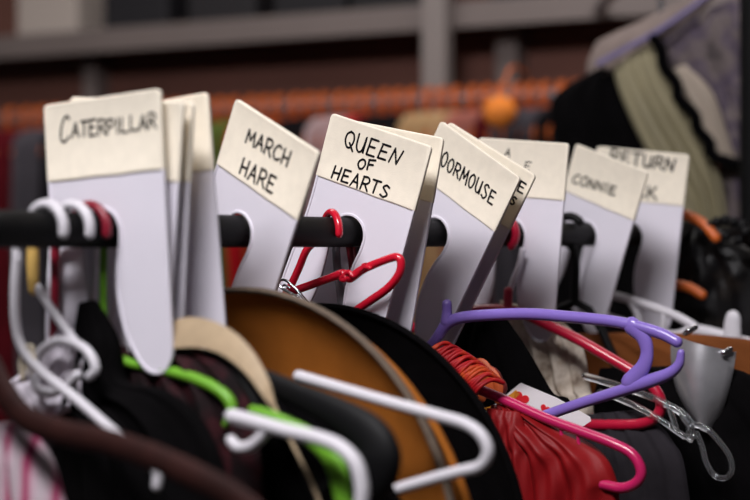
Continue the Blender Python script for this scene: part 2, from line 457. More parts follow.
def garment(name, label, cat, P, left, right, m, group=None, **k):
    g = cloth(P, left, right, **k)
    return tag(g.build(name, m, origin=P.o), label, cat, group)

# dark wood hanger in front, with the pink striped garment under it
PW = Plane(-30)
t = thing('wooden_hanger', 'dark brown wooden hanger arm sweeping across the lower corner', 'clothes hanger', PW.o)
g = G(); g.tube([PW.uv(0, -40), PW.uv(-1, -26)] + [PW.uv(17*math.cos(math.radians(a)), 17*math.sin(math.radians(a))) for a in range(200, -10, -15)], 2*MM, n=4); g.build('hook', STEEL, t)
g = G(); px_tube(g, PW, [(-60, 330), (-18, 356), (4, 392), (26, 418), (62, 432), (105, 441), (150, 456), (195, 476), (240, 500), (275, 530)], [14, 15, 15, 14, 13.5, 13.5, 14.5, 15, 14, 12], flat=.55, flatdir=R); g.build('shoulder_bar', WOOD, t)
PINK = stripes('pink_stripe_cloth', [(0, '#b9aeb4'), (.3, '#bd9fab'), (.42, '#a53460'), (.56, '#a53460'), (.68, '#c6a2b1'), (1, '#b9aeb4')], tuple(U), .019)
garment('striped_shirt', 'pink and white striped shirt hanging under the dark wooden hanger', 'shirt', Plane(-12), [(-70, 420), (-90, 470), (-110, 560), (-115, 800)], [(26, 424), (46, 450), (58, 480), (74, 560), (90, 800)], PINK, th=22, folds=4, amp=6, seed=3)

# white lace bundle under the ring
garment('lace_scarf', 'crumpled white lace scarf bunched below the white ring', 'scarf', Plane(76), [(60, 330), (22, 372), (8, 384), (22, 404), (44, 420)], [(72, 330), (92, 362), (100, 385), (94, 402), (60, 422)], mat('white_lace', '#d9d2dc', .9, noise=.12, scale=160, bump=.5, bscale=500), th=14, folds=3, amp=2, wrinkle=3, rows=30)

# black garments at the near end
garment('velvet_coat', 'black velvet coat with sloping shoulder under the near dividers', 'coat', Plane(84), [(82, 304), (72, 370), (60, 440), (40, 540), (20, 800)], [(93, 300), (114, 338), (119, 372), (130, 384), (170, 392), (215, 440), (240, 560), (260, 800)], BLACK_CL, th=30, folds=5, amp=5, seed=5)
PAT = blotch('dark_brocade', [(0.3, '#0b0708'), (.5, '#1d0a0e'), (.62, '#3a141a'), (.7, '#120a0a'), (.8, '#3f2a14')], 55)
garment('brocade_dress', 'dark maroon brocade dress beneath the beige strap', 'dress', Plane(103), [(112, 346), (108, 390), (120, 460), (115, 800)], [(196, 346), (232, 366), (252, 400), (262, 480), (280, 800)], PAT, th=12, folds=5, amp=5, seed=8)
garment('black_dress', 'plain black dress filling the gap under the green hanger', 'dress', Plane(158), [(186, 352), (180, 420), (176, 500), (170, 820)], [(262, 372), (330, 410), (388, 480), (420, 560), (430, 820)], BLACK_CL, th=34, folds=6, amp=5, seed=11)

# green hangers
PG = Plane(97)
t = hanger('tubular_hanger', 'bright green hanger arm bending over the brocade dress', PG, GREEN_PL)
g = G(); px_tube(g, PG, [(104, 244), (103, 290), (105, 330), (113, 352), (130, 363), (150, 367), (172, 372), (196, 379), (217, 389), (229, 400), (232, 412), (226, 424)], [4, 4, 4, 4, 5, 5, 5.6, 6, 6, 6, 5.5, 4]); g.build('arm', GREEN_PL, t)
PG2 = Plane(97)
t = hanger('flat_hanger', 'wide flat green hanger arm behind the lower white hanger', PG2, GREEN_PL)
g = G(); px_tube(g, PG2, [(252, 410), (266, 415), (290, 426), (315, 441), (334, 462), (342, 490), (350, 530)], [5, 7, 8, 10, 12, 12, 10], flat=.5, flatdir=R); g.build('arm', GREEN_PL, t)

# lower white hangers
P5 = Plane(78)
t = thing('notched_hanger', 'blurred white hanger with a small curled strap hook at its near end', 'clothes hanger', P5.px(231, 415), None)
g = G(); px_tube(g, P5, [(232, 416), (252, 421), (285, 430), (318, 438), (340, 447), (355, 462), (361, 480), (362, 500), (356, 530), (330, 560)], 7.6); g.build('arm', WHITE_PL, t)
g = G(); px_tube(g, P5, [(231, 440), (238, 447), (250, 446), (260, 438), (268, 428)], [5.5, 6, 6, 6, 5.5]); g.build('strap_hook', WHITE_PL, t)
P6 = Plane(168)
t = thing('tubular_hanger', 'white tubular hanger arm crossing the tan hat brim', 'clothes hanger', P6.px(298, 375))
g = G(); px_tube(g, P6, [(299, 376), (330, 385), (385, 401), (440, 416), (466, 424), (482, 436), (488, 452), (480, 466), (458, 472), (425, 481), (392, 491), (350, 505)], 6.0); g.build('arm', WHITE_PL, t)

# black suit hanger
P7 = Plane(110)
t = hanger('suit_hanger', 'broad black suit hanger with rounded shoulder in front of the tan hat', P7, BLACK_PL)
g = G(); px_tube(g, P7, [(170, 352), (205, 362), (250, 376), (300, 396), (340, 416), (366, 436), (376, 456), (366, 478), (336, 500)], [8, 10, 12, 13, 18, 25, 30, 29, 22], flat=.5, flatdir=R, sides=18); g.build('shoulder_bar', BLACK_PL, t)
g = G(); px_tube(g, P7, [(190, 352), (225, 356), (245, 376), (262, 404), (270, 430)], [4, 5, 5, 5, 4], off=-6); g.build('trouser_bar', BLACK_PL, t)

# beige strap
Pa, Pb = Plane(95), Plane(102)
near = smooth_path([Pa.px(x, y) for x, y in [(148, 372), (156, 354), (174, 346), (200, 345), (224, 353), (246, 371), (262, 392), (270, 403)]], 6)
far = smooth_path([Pb.px(x, y) for x, y in [(150, 348), (160, 328), (178, 319), (202, 318), (230, 329), (252, 350), (268, 378), (275, 400)]], 6)
g = G(); rows_ = []
for a, b in zip(near, far):
    nn = Vector((0, 0, 1)); rows_.append([a, b, b - nn*.002, a - nn*.002])
g.rows(rows_)
t = thing('leather_strap', 'curved beige leather strap arching over the black clothes', 'strap', Pa.px(200, 345)); g.build('band', BEIGE_L, t)
g = G(); px_tube(g, Plane(98), [(270, 398), (282, 424), (298, 455), (318, 498), (330, 540)], [3, 2.4, 2.2, 2.2, 2.2], flat=.5, flatdir=R); g.build('thong', BEIGE_L, t)

# ------------------------------------------------------------------ hats hung brim-on
def circ3(a, b, c):
    ab, ac = b - a, c - a; n = ab.cross(ac)
    return a + (n.cross(ab) * ac.length_squared + ac.cross(n) * ab.length_squared) / (2 * n.length_squared)
def hat(label, P, picks, felt, edge, dish=14, crown_r=.42, crown_h=110, wave=0.0):
    pts = [P.px(*p) for p in picks]
    c = circ3(*pts); Rad = (pts[0] - c).length
    t = thing('wide_brim_hat', label, 'hat', c)
    e1, e2 = P.d, P.w
    def ring(rho, n, N=72):
        return [c + e1 * (rho*math.cos(2*PI*k/N)) + e2 * (rho*math.sin(2*PI*k/N)) + P.n * ((n + wave*rho/Rad*math.sin(4*PI*k/N)) * MM) for k in range(N)]
    cr = Rad * crown_r
    prof = [(Rad-.002, -1.6), (Rad*.94, dish*.30-1.6), (Rad*.85, dish*.62-1.6), (Rad*.7, dish*.9-1.6), (Rad*.55, dish-1.6), (cr, dish+1), (cr*.96, dish+18), (cr*.92, dish+crown_h*.6), (cr*.84, dish+crown_h*.9), (cr*.6, dish+crown_h), (cr*.2, dish+crown_h+2),
            (cr*.2, dish+crown_h+5), (cr*.62, dish+crown_h+3.5), (cr*.87, dish+crown_h*.92+2), (cr*.95+.001, dish+crown_h*.6), (cr+.003, dish+18), (cr+.003, dish+5), (Rad*.55, dish+2), (Rad*.7, dish*.9+1.8), (Rad*.85, dish*.62+1.8), (Rad*.94, dish*.30+1.8), (Rad-.002, 1.8)]
    rows = [ring(a, n) for a, n in prof]
    g = G(); n = 72; V = [p for q in rows for p in q]; Fs = []
    for i in range(len(rows)):
        j = (i + 1) % len(rows)
        if i == 10: 
            Fs.append(tuple(10*n + k for k in range(n))); Fs.append(tuple(11*n + k for k in range(n))); continue
        for k in range(n):
            l = (k + 1) % n; Fs.append((i*n+k, i*n+l, j*n+l, j*n+k))
    g.add(V, Fs); hb = g.build('hat_body', felt, t)
    g = G(); g.tube(ring(Rad, 0), .0026, closed=True, smooth=False, sides=10, flatdir=P.n, flat=1.5); g.build('brim_edge', edge, hb)
    return t
hat('tan felt hat with grey braided brim edge, seen into its underside', Plane(200), [(225, 291), (342, 324), (434, 446)], FELT_TAN, EDGE_TAN, dish=22)
hat('second tan hat nested behind, showing only as a crescent at the lower edge', Plane(214), [(300, 306), (398, 374), (462, 486)], FELT_TAN, FELT_TAN, dish=22)
hat('wide black felt hat behind the tan hats', Plane(322), [(312, 306), (415, 338), (508, 462)], FELT_BLACK, FELT_BLACK, dish=12)

# ------------------------------------------------------------------ red coat hanger with safety pin
P8 = Plane(352); P8h = Plane(358, yaw=-30)
t = hanger('coat_hanger', 'bright red coat hanger with twisted wire arm before the three-line divider', P8, RED_PL,
           hook_pts=[P8.px(290, 288), P8.px(299, 268), P8.px(308, 248)] + [P8h.uv(16.5*math.cos(math.radians(a)), 16.5*math.sin(math.radians(a))) for a in range(190, -12, -14)], hook_r=3.3)
g = G(); px_tube(g, P8, [(286, 294), (305, 287), (330, 278), (343, 274), (350, 278), (362, 270), (380, 262), (396, 257), (401, 262), (399, 274), (388, 288), (370, 301), (348, 316), (325, 332), (300, 344)], [4.2]*3 + [5, 5, 4.6, 4.2, 4.4, 4.4] + [4.4]*6); ra_ = g.build('arm', RED_PL, t)
g = G(); px_tube(g, P8, [(345, 272), (349, 279), (344, 279), (351, 272), (356, 276)], 2.6, off=-4); px_tube(g, P8, [(364, 270), (369, 265), (366, 266), (373, 268)], 2.4, off=-4); g.build('wire_twist', RED_PL, ra_)
g = G(); px_tube(g, P8, [(286, 294), (268, 312), (250, 330), (230, 350)], 4.2); g.build('far_arm', RED_PL, t)
PS = Plane(343)
g = G(); px_tube(g, PS, [(292, 294), (283, 289), (279, 284), (281, 280), (287, 281), (296, 289), (303, 297), (309, 304)], 1.5); px_tube(g, PS, [(290, 288), (285, 285), (283, 287), (288, 291), (299, 297)], 1.2)
tag(g.build('safety_pin', STEEL), 'silver safety pin at the neck of the red coat hanger', 'pin')

def plain_hanger(label, s, m, px_stem, r=3.2, wire=False, u=8):
    P = Plane(s); x0 = px_stem
    t = hanger('wire_hanger' if wire else 'tubular_hanger', label, P, m, hook_r=r,
               hook_pts=[P.px(*x0[1]), P.px(*x0[0])] + [P.uv((14+r)*math.cos(math.radians(a)), (14+r)*math.sin(math.radians(a))) for a in range(200, u, -14)])
    a = P.px(*x0[1]); g = G()
    A = [a + P.d*(-.19) - W*.175, a + P.d*(-.1) - W*.1, a, a + P.d*.07 - W*.1, a + P.d*.15 - W*.19, a + P.d*.152 - W*.2, a + P.d*.1 - W*.205, a - P.d*.1 - W*.205, a - P.d*.192 - W*.19]
    g.tube(A, r*MM, closed=True, n=5); g.build('arm', m, t); return t
plain_hanger('grey hanger stem hanging just behind the red coat hanger', 396, GREY_PL, ((336, 250), (343, 316)), 3.6)
plain_hanger('maroon hanger stem between the grey stem and the three-line divider', 402, DARKRED_PL, ((350, 250), (360, 318)), 3.2)

# crimson hanger
P9 = Plane(632)
t = hanger('tubular_hanger', 'crimson tubular hanger passing under the purple one', P9, CRIM_PL,
           hook_pts=[P9.uv(17*math.cos(math.radians(a)), 17*math.sin(math.radians(a))) for a in range(150, -58, -14)], hook_r=4)
g = G(); px_tube(g, P9, [(508, 312), (508, 300), (508.5, 291)], 4.6); g.build('stub', CRIM_PL, t)
g = G(); px_tube(g, P9, [(507, 296), (512, 280), (518, 264), (521, 250)], 3.2, off=3); z_ = g.build('stem', CARD_PL, t); z_['label'] = 'pale stem'
g = G(); px_tube(g, P9, [(507, 310), (524, 314), (548, 325), (575, 338), (605, 355), (635, 373), (653, 387), (661, 402), (657, 416), (641, 424), (610, 425), (580, 424), (545, 419), (500, 416), (450, 412)], 5.6); g.build('arm', CRIM_PL, t)
g = G(); px_tube(g, P9, [(507, 310), (485, 309), (462, 312), (430, 320), (408, 331), (385, 345)], 5.0); g.build('far_arm', CRIM_PL, t)

# magenta hanger
P10 = Plane(440)
t = hanger('tubular_hanger', 'magenta hanger whose arm carries the red satin dress', P10, MAG_PL, hook_pts=hook_path(P10, -4, neck=-60, end=30), hook_r=3.6)
g = G(); px_tube(g, P10, [(398, 318), (412, 344), (438, 366), (470, 385), (505, 400), (545, 418), (580, 431), (612, 443), (632, 454), (641, 470), (637, 482), (622, 488), (600, 484), (560, 478), (500, 470)], 5.4); ma_ = g.build('arm', MAG_PL, t)
for x, y in ((561, 425), (578, 432)):
    g = G(); px_tube(g, P10, [(x, y), (x+.5, y+9), (x+2, y+16)], 1.9); g.build('strap_peg', MAG_PL, ma_)

# purple hanger
P11 = Plane(478)
t = thing('notched_hanger', 'purple plastic hanger with open round notch at its tip', 'clothes hanger', P11.px(448, 316))
g = G()
px_tube(g, P11, [(418, 356), (428, 348), (437, 338), (446, 325), (460, 318), (490, 315), (530, 314), (570, 317), (610, 321), (640, 327), (662, 334), (677, 342)], [4.5, 5, 5.4, 6, 6, 6, 6, 6, 6, 6, 6, 5.8], flat=.9, flatdir=R)
px_tube(g, P11, [(447, 322), (447, 312), (447, 304)], [6.5, 5, 5])
g.build('arm', PURP_PL, t)
g = G(); px_tube(g, P11, [(632, 326), (643, 337), (647, 352), (643, 367), (630, 382)], [9.5, 8, 6.8, 8, 9.5], flat=.62, flatdir=R); g.build('notch_web', PURP_PL, t)
g = G(); px_tube(g, P11, [(681, 353), (679, 364), (670, 373), (650, 381), (620, 391), (585, 402), (550, 414), (515, 427), (470, 444)], [4, 5, 6, 7, 6, 5.6, 5.6, 5.6, 5.6], flat=.9, flatdir=R); g.build('lower_bar', PURP_PL, t)

# ------------------------------------------------------------------ clothes in the middle
SATIN = mat('red_satin', '#7c0b10', .55, noise=.2, scale=25, spec=.25)
t = thing('satin_dress', 'red satin dress gathered over the magenta hanger', 'dress', Plane(446).o)
cloth(Plane(446), [(492, 405), (494, 440), (500, 500), (490, 800)], [(512, 402), (560, 428), (600, 452), (616, 480), (620, 520), (640, 800)], th=34, folds=3, amp=4, seed=4, wrinkle=3, fold_top=.5, rows=40, cols=60).build('skirt', SATIN, t)
cloth(Plane(436), [(487, 408), (488, 440), (492, 500), (480, 800)], [(520, 412), (530, 445), (536, 500), (540, 800)], th=20, folds=2, amp=3, seed=14, wrinkle=2).build('ruffle', SATIN, t)
KNIT = blotch('red_gold_mesh', [(.25, '#7a0a12'), (.5, '#9c1218'), (.64, '#b5451c'), (.72, '#7a0a12')], 60, .5)
g = G(); PK = Plane(420)
cx_ = [(434, 352), (448, 359), (461, 368), (473, 378), (484, 388)]
for i in range(24):
    f_ = i / 23; k = f_ * 4; a = min(int(k), 3); q = k - a
    x = cx_[a][0]*(1-q) + cx_[a+1][0]*q; y = cx_[a][1]*(1-q) + cx_[a+1][1]*q
    rr = 15 + 4*math.sin(i*1.9)
    g.tube([PK.px(x - 8, y + 16, 2), PK.px(x - 2, y + 2, -8), PK.px(x + 7, y - rr*.55, 0), PK.px(x + 13, y - 4, 10)], 1.7*MM, sides=8)
tag(g.build('ruffle_collar', KNIT, origin=PK.px(468, 372)), 'ribbed red and gold ruffle collar beside the black hat', 'collar')
g = G(); PR = Plane(470)
for (x, y, a) in ((470, 378, .6), (478, 372, .1), (486, 380, -.5)):
    g.tube([PR.px(x - 8, y + 18), PR.px(x - 4, y - 2), PR.px(x + 4, y - 8), PR.px(x + 12, y + 4), PR.px(x + 12, y + 20)], [4*MM, 5*MM, 5*MM, 5*MM, 4*MM], flat=.4, flatdir=R)
tag(g.build('ribbon_bow', mat('amber_ribbon', '#a8481c', .6, noise=.3, scale=60)), 'amber ribbon loops tucked between the ruffle and the playing card', 'ribbon')
g = G(); PR2 = Plane(490)
g.sphere(PR2.px(486, 382), .015, sq=(1, .6, 1)); g.sphere(PR2.px(496, 388), .010, sq=(1, .6, 1))
tag(g.build('cloth_rosette', mat('dark_red_rosette', '#6e1712', .8, noise=.3, scale=90)), 'small dark red cloth rosette above the magenta arm', 'rosette')

# playing card costume piece
PC = Plane(540, yaw=-6)
def quad(P, a, b, c, d, th):
    f = [P.px(*q) for q in (a, b, c, d)]
    return f, [p + P.n*th*MM for p in f]
def heart(cx, cy, s, rot=0):
    out = []
    for i in range(24):
        t_ = 2*PI*i/24; x = 16*math.sin(t_)**3; y = 13*math.cos(t_) - 5*math.cos(2*t_) - 2*math.cos(3*t_) - math.cos(4*t_)
        c_, s_ = math.cos(rot), math.sin(rot); out.append((cx + s*(x*c_ - y*s_)/16, cy - s*(x*s_ + y*c_)/16))
    return out
def decal(g, P, poly, off, mi):
    fr = [P.px(x, y, off) for x, y in poly]; bk = [P.px(x, y, off + .5) for x, y in poly]; n = len(poly)
    g.add(fr + bk, [tuple(range(n)), tuple(range(2*n-1, n-1, -1))] + [(i, (i+1) % n, n + (i+1) % n, n + i) for i in range(n)], mi)
g = G()
decal(g, PC, [(519, 384), (521, 383), (557, 398), (590, 417), (591, 421), (560, 442), (556, 442), (478, 422), (477, 418), (498, 402)], 0, 0)
for hx, hy, hs, ro in ((521, 399, 8, -.5), (503, 421, 4, -.5), (545, 409, 5, -.5)): decal(g, PC, heart(hx, hy, hs, ro), -.4, 1)
decal(g, PC, [(499, 402), (508, 396), (516, 390), (520, 394), (512, 402), (505, 408)], -.4, 2)
decal(g, PC, [(484, 408), (494, 406), (512, 414), (508, 420), (492, 416)], -.4, 2)
decal(g, PC, [(515, 412), (528, 408), (536, 416), (522, 420)], -.4, 2)
tag(g.build('playing_card', [mat('card_white', '#e6e0e2', .5), mat('card_red', '#d3202a', .5), mat('card_yellow', '#e0912c', .5)], smooth=False), 'oversized white playing card with red hearts behind the magenta hanger', 'playing card')

garment('black_jacket', 'black jacket with pointed lapel behind the purple hanger', 'jacket', Plane(575), [(462, 318), (440, 350), (430, 400), (420, 480), (400, 800)], [(506, 318), (528, 350), (552, 392), (580, 440), (600, 800)], BLACK_CL, th=26, folds=3, amp=3, seed=21)
LACE = blotch('cream_lace', [(.3, '#6d5d50'), (.42, '#b3a595'), (.55, '#cfc4b6'), (.7, '#a59584')], 45, .9)
garment('lace_blouse', 'cream lace blouse showing between the crimson and purple hangers', 'blouse', Plane(668), [(500, 300), (505, 330), (520, 380), (540, 440), (540, 800)], [(560, 318), (582, 345), (590, 390), (594, 440), (600, 800)], LACE, th=26, folds=4, amp=4, seed=31, wrinkle=3)
BROWN = mat('brown_suede', '#6b3c1c', .85, noise=.15, scale=20, spec=.1)
garment('suede_coat', 'brown suede coat behind the purple hanger', 'coat', Plane(800), [(560, 334), (556, 360), (552, 420), (540, 800)], [(650, 332), (720, 336), (770, 350), (800, 420), (840, 800)], BROWN, th=30, folds=4, amp=3, seed=41)
garment('charcoal_skirt', 'charcoal grey skirt below the crimson hanger', 'skirt', Plane(640), [(570, 416), (566, 460), (560, 520), (540, 800)], [(640, 410), (672, 440), (690, 500), (720, 800)], mat('charcoal_cloth', '#29262a', .9, noise=.2, scale=40, spec=.1), th=26, folds=5, amp=3, seed=43)
garment('black_cape', 'black cape hanging at the far end under the clear hanger', 'cape', Plane(700), [(600, 368), (590, 420), (590, 500), (580, 800)], [(680, 366), (745, 372), (800, 420), (840, 500), (860, 800)], BLACK_CL, th=30, folds=5, amp=4, seed=47)

# silver vinyl panel
PV = Plane(655, yaw=10)
g = G(); rows_ = []
for i in range(13):
    t_ = i / 12; lx = 671 + 2*t_ + 26*t_**3; ly = 334 + 92*t_; rx = 736 - 3*t_ - 19*t_*t_; ry = 352 + 80*t_
    fr, bk = [], []
    for j in range(11):
        x = j / 10; bul = 16 * math.sin(PI * x) + 6 * math.sin(PI * t_)
        fr.append(PV.px(lx + (rx-lx)*x, ly + (ry-ly)*x, -bul)); bk.append(PV.px(lx + (rx-lx)*x, ly + (ry-ly)*x, -bul + 1.4))
    rows_.append(fr + bk[::-1])
g.rows(rows_)
t = thing('vinyl_visor', 'shiny silver curved vinyl visor beside the purple notch', 'visor', PV.px(705, 380))
vp_ = g.build('panel', mat('silver_vinyl', '#b9b8bc', .3, metal=.7, noise=.2, scale=30), t)
for x, y in ((692, 330), (727, 352)):
    g = G(); g.tube([PV.px(x - 5, y + 3, -6), PV.px(x, y, -9), PV.px(x + 5, y - 3, -6)], [2.6*MM, 3.2*MM, 2.6*MM]); g.sphere(PV.px(x, y, -12), .0032); g.build('snap_rivet', STEEL, vp_)

# clear hanger
P12 = Plane(626)
t = thing('clear_hanger', 'transparent plastic hanger with end loop, in front of the black cape', 'clothes hanger', P12.px(690, 425))
g = G(); px_tube(g, P12, [(585, 376), (606, 382), (632, 390), (660, 401), (682, 413), (692, 424)], 3.6); px_tube(g, P12, [(600, 392), (620, 399), (642, 409), (664, 422), (684, 436), (694, 436)], 3); g.build('arm', CLEAR, t)
g = G(); px_tube(g, P12, [(692, 424), (706, 428), (718, 440), (729, 455), (732, 470), (725, 478), (714, 475), (706, 462), (702, 446), (697, 434)], 3.0); g.build('end_loop', CLEAR, t)
g = G(); px_tube(g, P12, [(668, 404), (672, 416), (676, 428)], 3); px_tube(g, P12, [(684, 416), (690, 426), (690, 438)], 4.5); g.build('cross_rib', CLEAR, t)

# far white hanger and clip
P13 = Plane(860)
t = hanger('skirt_hanger', 'white plastic skirt hanger with slots, lying below the RETURN divider', P13, WHITE_PL)
g = G(); px_tube(g, P13, [(596, 292), (620, 297), (650, 306), (676, 316), (694, 326)], 4.5, flat=.8, flatdir=R); px_tube(g, P13, [(590, 312), (620, 320), (650, 330), (676, 334), (694, 326)], 3.6)
px_tube(g, P13, [(628, 299), (636, 312), (640, 326)], 3.2); px_tube(g, P13, [(662, 311), (664, 322), (662, 333)], 3.2); g.build('frame', WHITE_PL, t)
P14 = Plane(900)
t = thing('clothes_clip', 'white plastic clip at the end of the pale bar, near the rack post', 'clip', P14.px(735, 330))
g = G(); px_tube(g, P14, [(696, 330), (715, 334), (735, 340), (755, 345)], 6, flat=.6, flatdir=R); g.build('bar', WHITE_PL, t)
g = G(); px_tube(g, P14, [(735, 338), (735, 328), (736, 318)], [9.5, 9, 8], off=-8, flat=.5, flatdir=R); g.build('jaw', WHITE_PL, t)
plain_hanger('black hanger hooked on the rail in the notch just before the RETURN divider', 770, BLACK_PL, ((574, 250), (575, 302)), 4.5, u=40)
# far dark sequinned clothes and orange hangers
SEQ = blotch('black_sequin', [(.2, '#1a191c'), (.5, '#0c0b0c'), (.8, '#2c2621')], 30, .4)
garment('sequin_jacket', 'black sequinned jacket beyond the RETURN divider', 'jacket', Plane(1010), [(684, 222), (660, 260), (640, 310), (630, 380), (600, 700)], [(700, 220), (730, 236), (760, 262), (775, 320), (790, 700)], SEQ, th=40, folds=4, amp=5, seed=51, wrinkle=5)
g = G(); PQ = Plane(960)
rb = random.Random(5)
t = thing('bead_necklace', 'string of shiny black beads draped beside the olive gown', 'necklace', PQ.px(720, 225))
for i, (x, y) in enumerate([(702, 232), (708, 226), (716, 222), (724, 220), (733, 222), (741, 226), (748, 232), (755, 240), (712, 236), (726, 236), (738, 240)]):
    g = G(); g.sphere(PQ.px(x, y, rb.uniform(-6, 4)), .0062, nu=12, nv=8); g.build('bead', BLACK_PL, t)
for s, ps, lb in ((960, [(660, 216), (680, 214), (694, 218), (706, 226), (716, 238)], 'orange hanger shoulder poking out beside the beads'), (955, [(650, 284), (672, 284), (690, 288), (702, 295)], 'lower orange hanger end beyond the RETURN divider')):
    P = Plane(s); t = hanger('tubular_hanger', lb, P, ORANGE_PL)
    g = G(); px_tube(g, P, ps, 5); g.build('arm', ORANGE_PL, t)

# ------------------------------------------------------------------ the far rail with its orange hangers
t = thing('wall_rail', 'long rail of orange hangers below the shelf', 'clothes rail', L0 - D2 * .5)
g = G(); g.tube([L0 - D2*.6, (L0+R0)/2, R0 + D2*.9], .013, sides=14); g.build('rail', GREYMET, t)
for f_ in (-.5, .75, 2.0):
    g = G(); p = L0 + D2 * f_; g.tube([p, p + N2*.15, p + N2*.302], .011, sides=10); g.build('bracket', GREYMET, t)
def far_hanger(m, label, p):
    t = thing('tubular_hanger', label, 'clothes hanger', p, 'hangers on the far rail')
    g = G(); g.tube([p + N2*0 - W*.036, p - W*.03 + N2*.002] + [p + N2*(.02*math.cos(math.radians(a))) + W*(.02*math.sin(math.radians(a))) for a in range(205, -20, -25)], .0075, n=3, sides=8); g.build('hook', m, t)
    g = G(); A = [(0, -.03), (.08, -.042), (.14, -.066), (.16, -.084), (.14, -.092), (0, -.092), (-.14, -.092), (-.16, -.084), (-.14, -.066), (-.08, -.042)]
    g.tube([p + N2*a + W*b for a, b in A], .0085, n=3, sides=8, closed=True); g.build('shoulders', m, t)
    return t
def copy_tree(root, loc, label=None):
    r = root.copy(); COL.objects.link(r); r.location = loc
    if label: r['label'] = label
    for ch in list(root.children):
        c = ch.copy(); COL.objects.link(c); c.parent = r
    return r
spots = []
def colour_at(x):
    for lim, c in ((-20, 'dark red'), (17, 'dark red'), (43, 'grey'), (78, 'black'), (93, 'black'), (100, 'blue'), (112, 'olive green'), (150, 'grey'), (206, 'dark red'), (222, 'olive green'), (250, 'red'), (272, 'rust'), (300, 'black'), (330, 'pale pink'), (350, 'red'), (400, 'black'), (445, 'tan'), (470, 'dusty pink'), (490, 'dark red'), (530, 'grey'), (900, 'black')):
        if x < lim: return c
PALETTE = {'dark red': '#5a0f18', 'grey': '#4f4b51', 'black': '#131013', 'blue': '#2445a5', 'olive green': '#59692f', 'red': '#b3151f', 'rust': '#8c3d1c', 'pale pink': '#b39a9a', 'tan': '#b8986f', 'dusty pink': '#a8685c'}
x = -40
i = 0
while x < 640:
    cname = colour_at(x)
    # point on the rail line at that picture column (garments hang with their near edge towards the room)
    lo, hi = -1.0, 3.0
    for _ in range(40):
        m_ = (lo + hi) / 2; q = L0 + D2*m_ - N2*.17; v = CX + F*q.x/q.y
        if v < x: lo = m_
        else: hi = m_
    c = L0 + D2 * lo
    spots.append((x, c))
    g = G(); rnd = random.Random(i); ph = rnd.uniform(0, 6); rows_ = []
    for (dz, hw, th) in ((-.028, .03, .006), (-.03, .09, .010), (-.04, .165, .013), (-.062, .2, .013), (-.24, .205, .013), (-.4, .195, .013), (-.6, .19, .013), (-.85, .195, .013), (-1.1 - .15*rnd.random(), .2, .013)):
        ring = []
        for k in range(20):
            a = 2*PI*k/20
            ring.append(c + N2 * (hw*math.cos(a)) + D2 * (th*math.sin(a)*(1 + .25*math.sin(5*a + ph)) + .004*math.sin(dz*9)) + W*dz)
        rows_.append(ring)
    g.rows(rows_)
    tag(g.build('hung_garment', mat('far_' + cname.replace(' ', '_'), PALETTE[cname], .85, noise=.2, scale=14, spec=.15), origin=c), cname + ' garment hung on the far orange-hanger rail', 'garment', cname + ' garments on the far rail')
    x += 14.5 if i % 3 else 17
    i += 1
first = {}
for x_, c_ in spots:
    orange = x_ < 552; key = orange
    if key not in first:
        first[key] = far_hanger(ORANGE_PL if orange else GREYMET, 'orange hanger in the row on the far rail' if orange else 'grey hanger at the far end of the far rail', c_)
    else: copy_tree(first[key], c_)
pp = pt(500, 112, 2.72)
t = thing('pompom', 'round orange pompom hanging from the far rail', 'pompom', pp)
g = G(); g.sphere(pp, .029, nu=20, nv=14); g.build('ball', mat('orange_fluff', '#f0852b', .8, noise=.25, scale=60, bump=.6, bscale=300), t)
g = G(); g.tube([pp + W*.025, pp + W*.08 + N2*.05, Vector((pp.x, pp.y, 1.8)) + N2*.12], .003, sides=8); g.build('cord', ORANGE_PL, t)

# ------------------------------------------------------------------ shelf above
sh = thing('wall_shelf', 'long grey-edged shelf above the far rail', 'shelf', (L0 + R0)/2 + N2*.3 + W*.15)
z0 = 1.5 + (243 - 34) * 3.55 / F      # lip centre
q0 = (L0 + R0)/2; q0.z = z0
g = G(); g.box(q0 + N2*.235, D2*2.6, N2*.064, W*.012); g.build('board', mat('shelf_board', '#3a2a26', .6), sh)
g = G(); g.box(q0 + N2*.16, D2*2.6, N2*.012, W*.026); g.build('lip', mat('shelf_lip_paint', '#756a66', .5, noise=.05, scale=5), sh)
def screen_on(x, y, base, nrm):
    v = pt(x, y, 1.0) - CAM; t_ = (base - CAM).dot(nrm) / v.dot(nrm); return CAM + v * t_
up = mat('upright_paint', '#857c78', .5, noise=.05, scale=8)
for x, w_ in ((437, .026),):
    p = screen_on(x, 60, q0 + N2*.12, N2)
    g = G(); g.box(Vector((p.x, p.y, 1.3)), D2*w_, N2*.02, W*1.3); tag(g.build('shelf_upright', up, smooth=False, bevel=.003), 'pale grey post standing in front of the shelf edge', 'post')
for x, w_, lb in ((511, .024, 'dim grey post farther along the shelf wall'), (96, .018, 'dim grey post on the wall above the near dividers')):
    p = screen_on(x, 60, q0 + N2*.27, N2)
    g = G(); g.box(Vector((p.x, p.y, (z0 - .02 + (0 if x > 300 else 1.55)) / (2 if x > 300 else 2))), D2*w_, N2*.03, W*((z0 - .02 - (0 if x > 300 else 1.55)) / 2)); tag(g.build('wall_post', mat('dim_post', '#6e625e', .6), smooth=False, bevel=.004), lb, 'post')
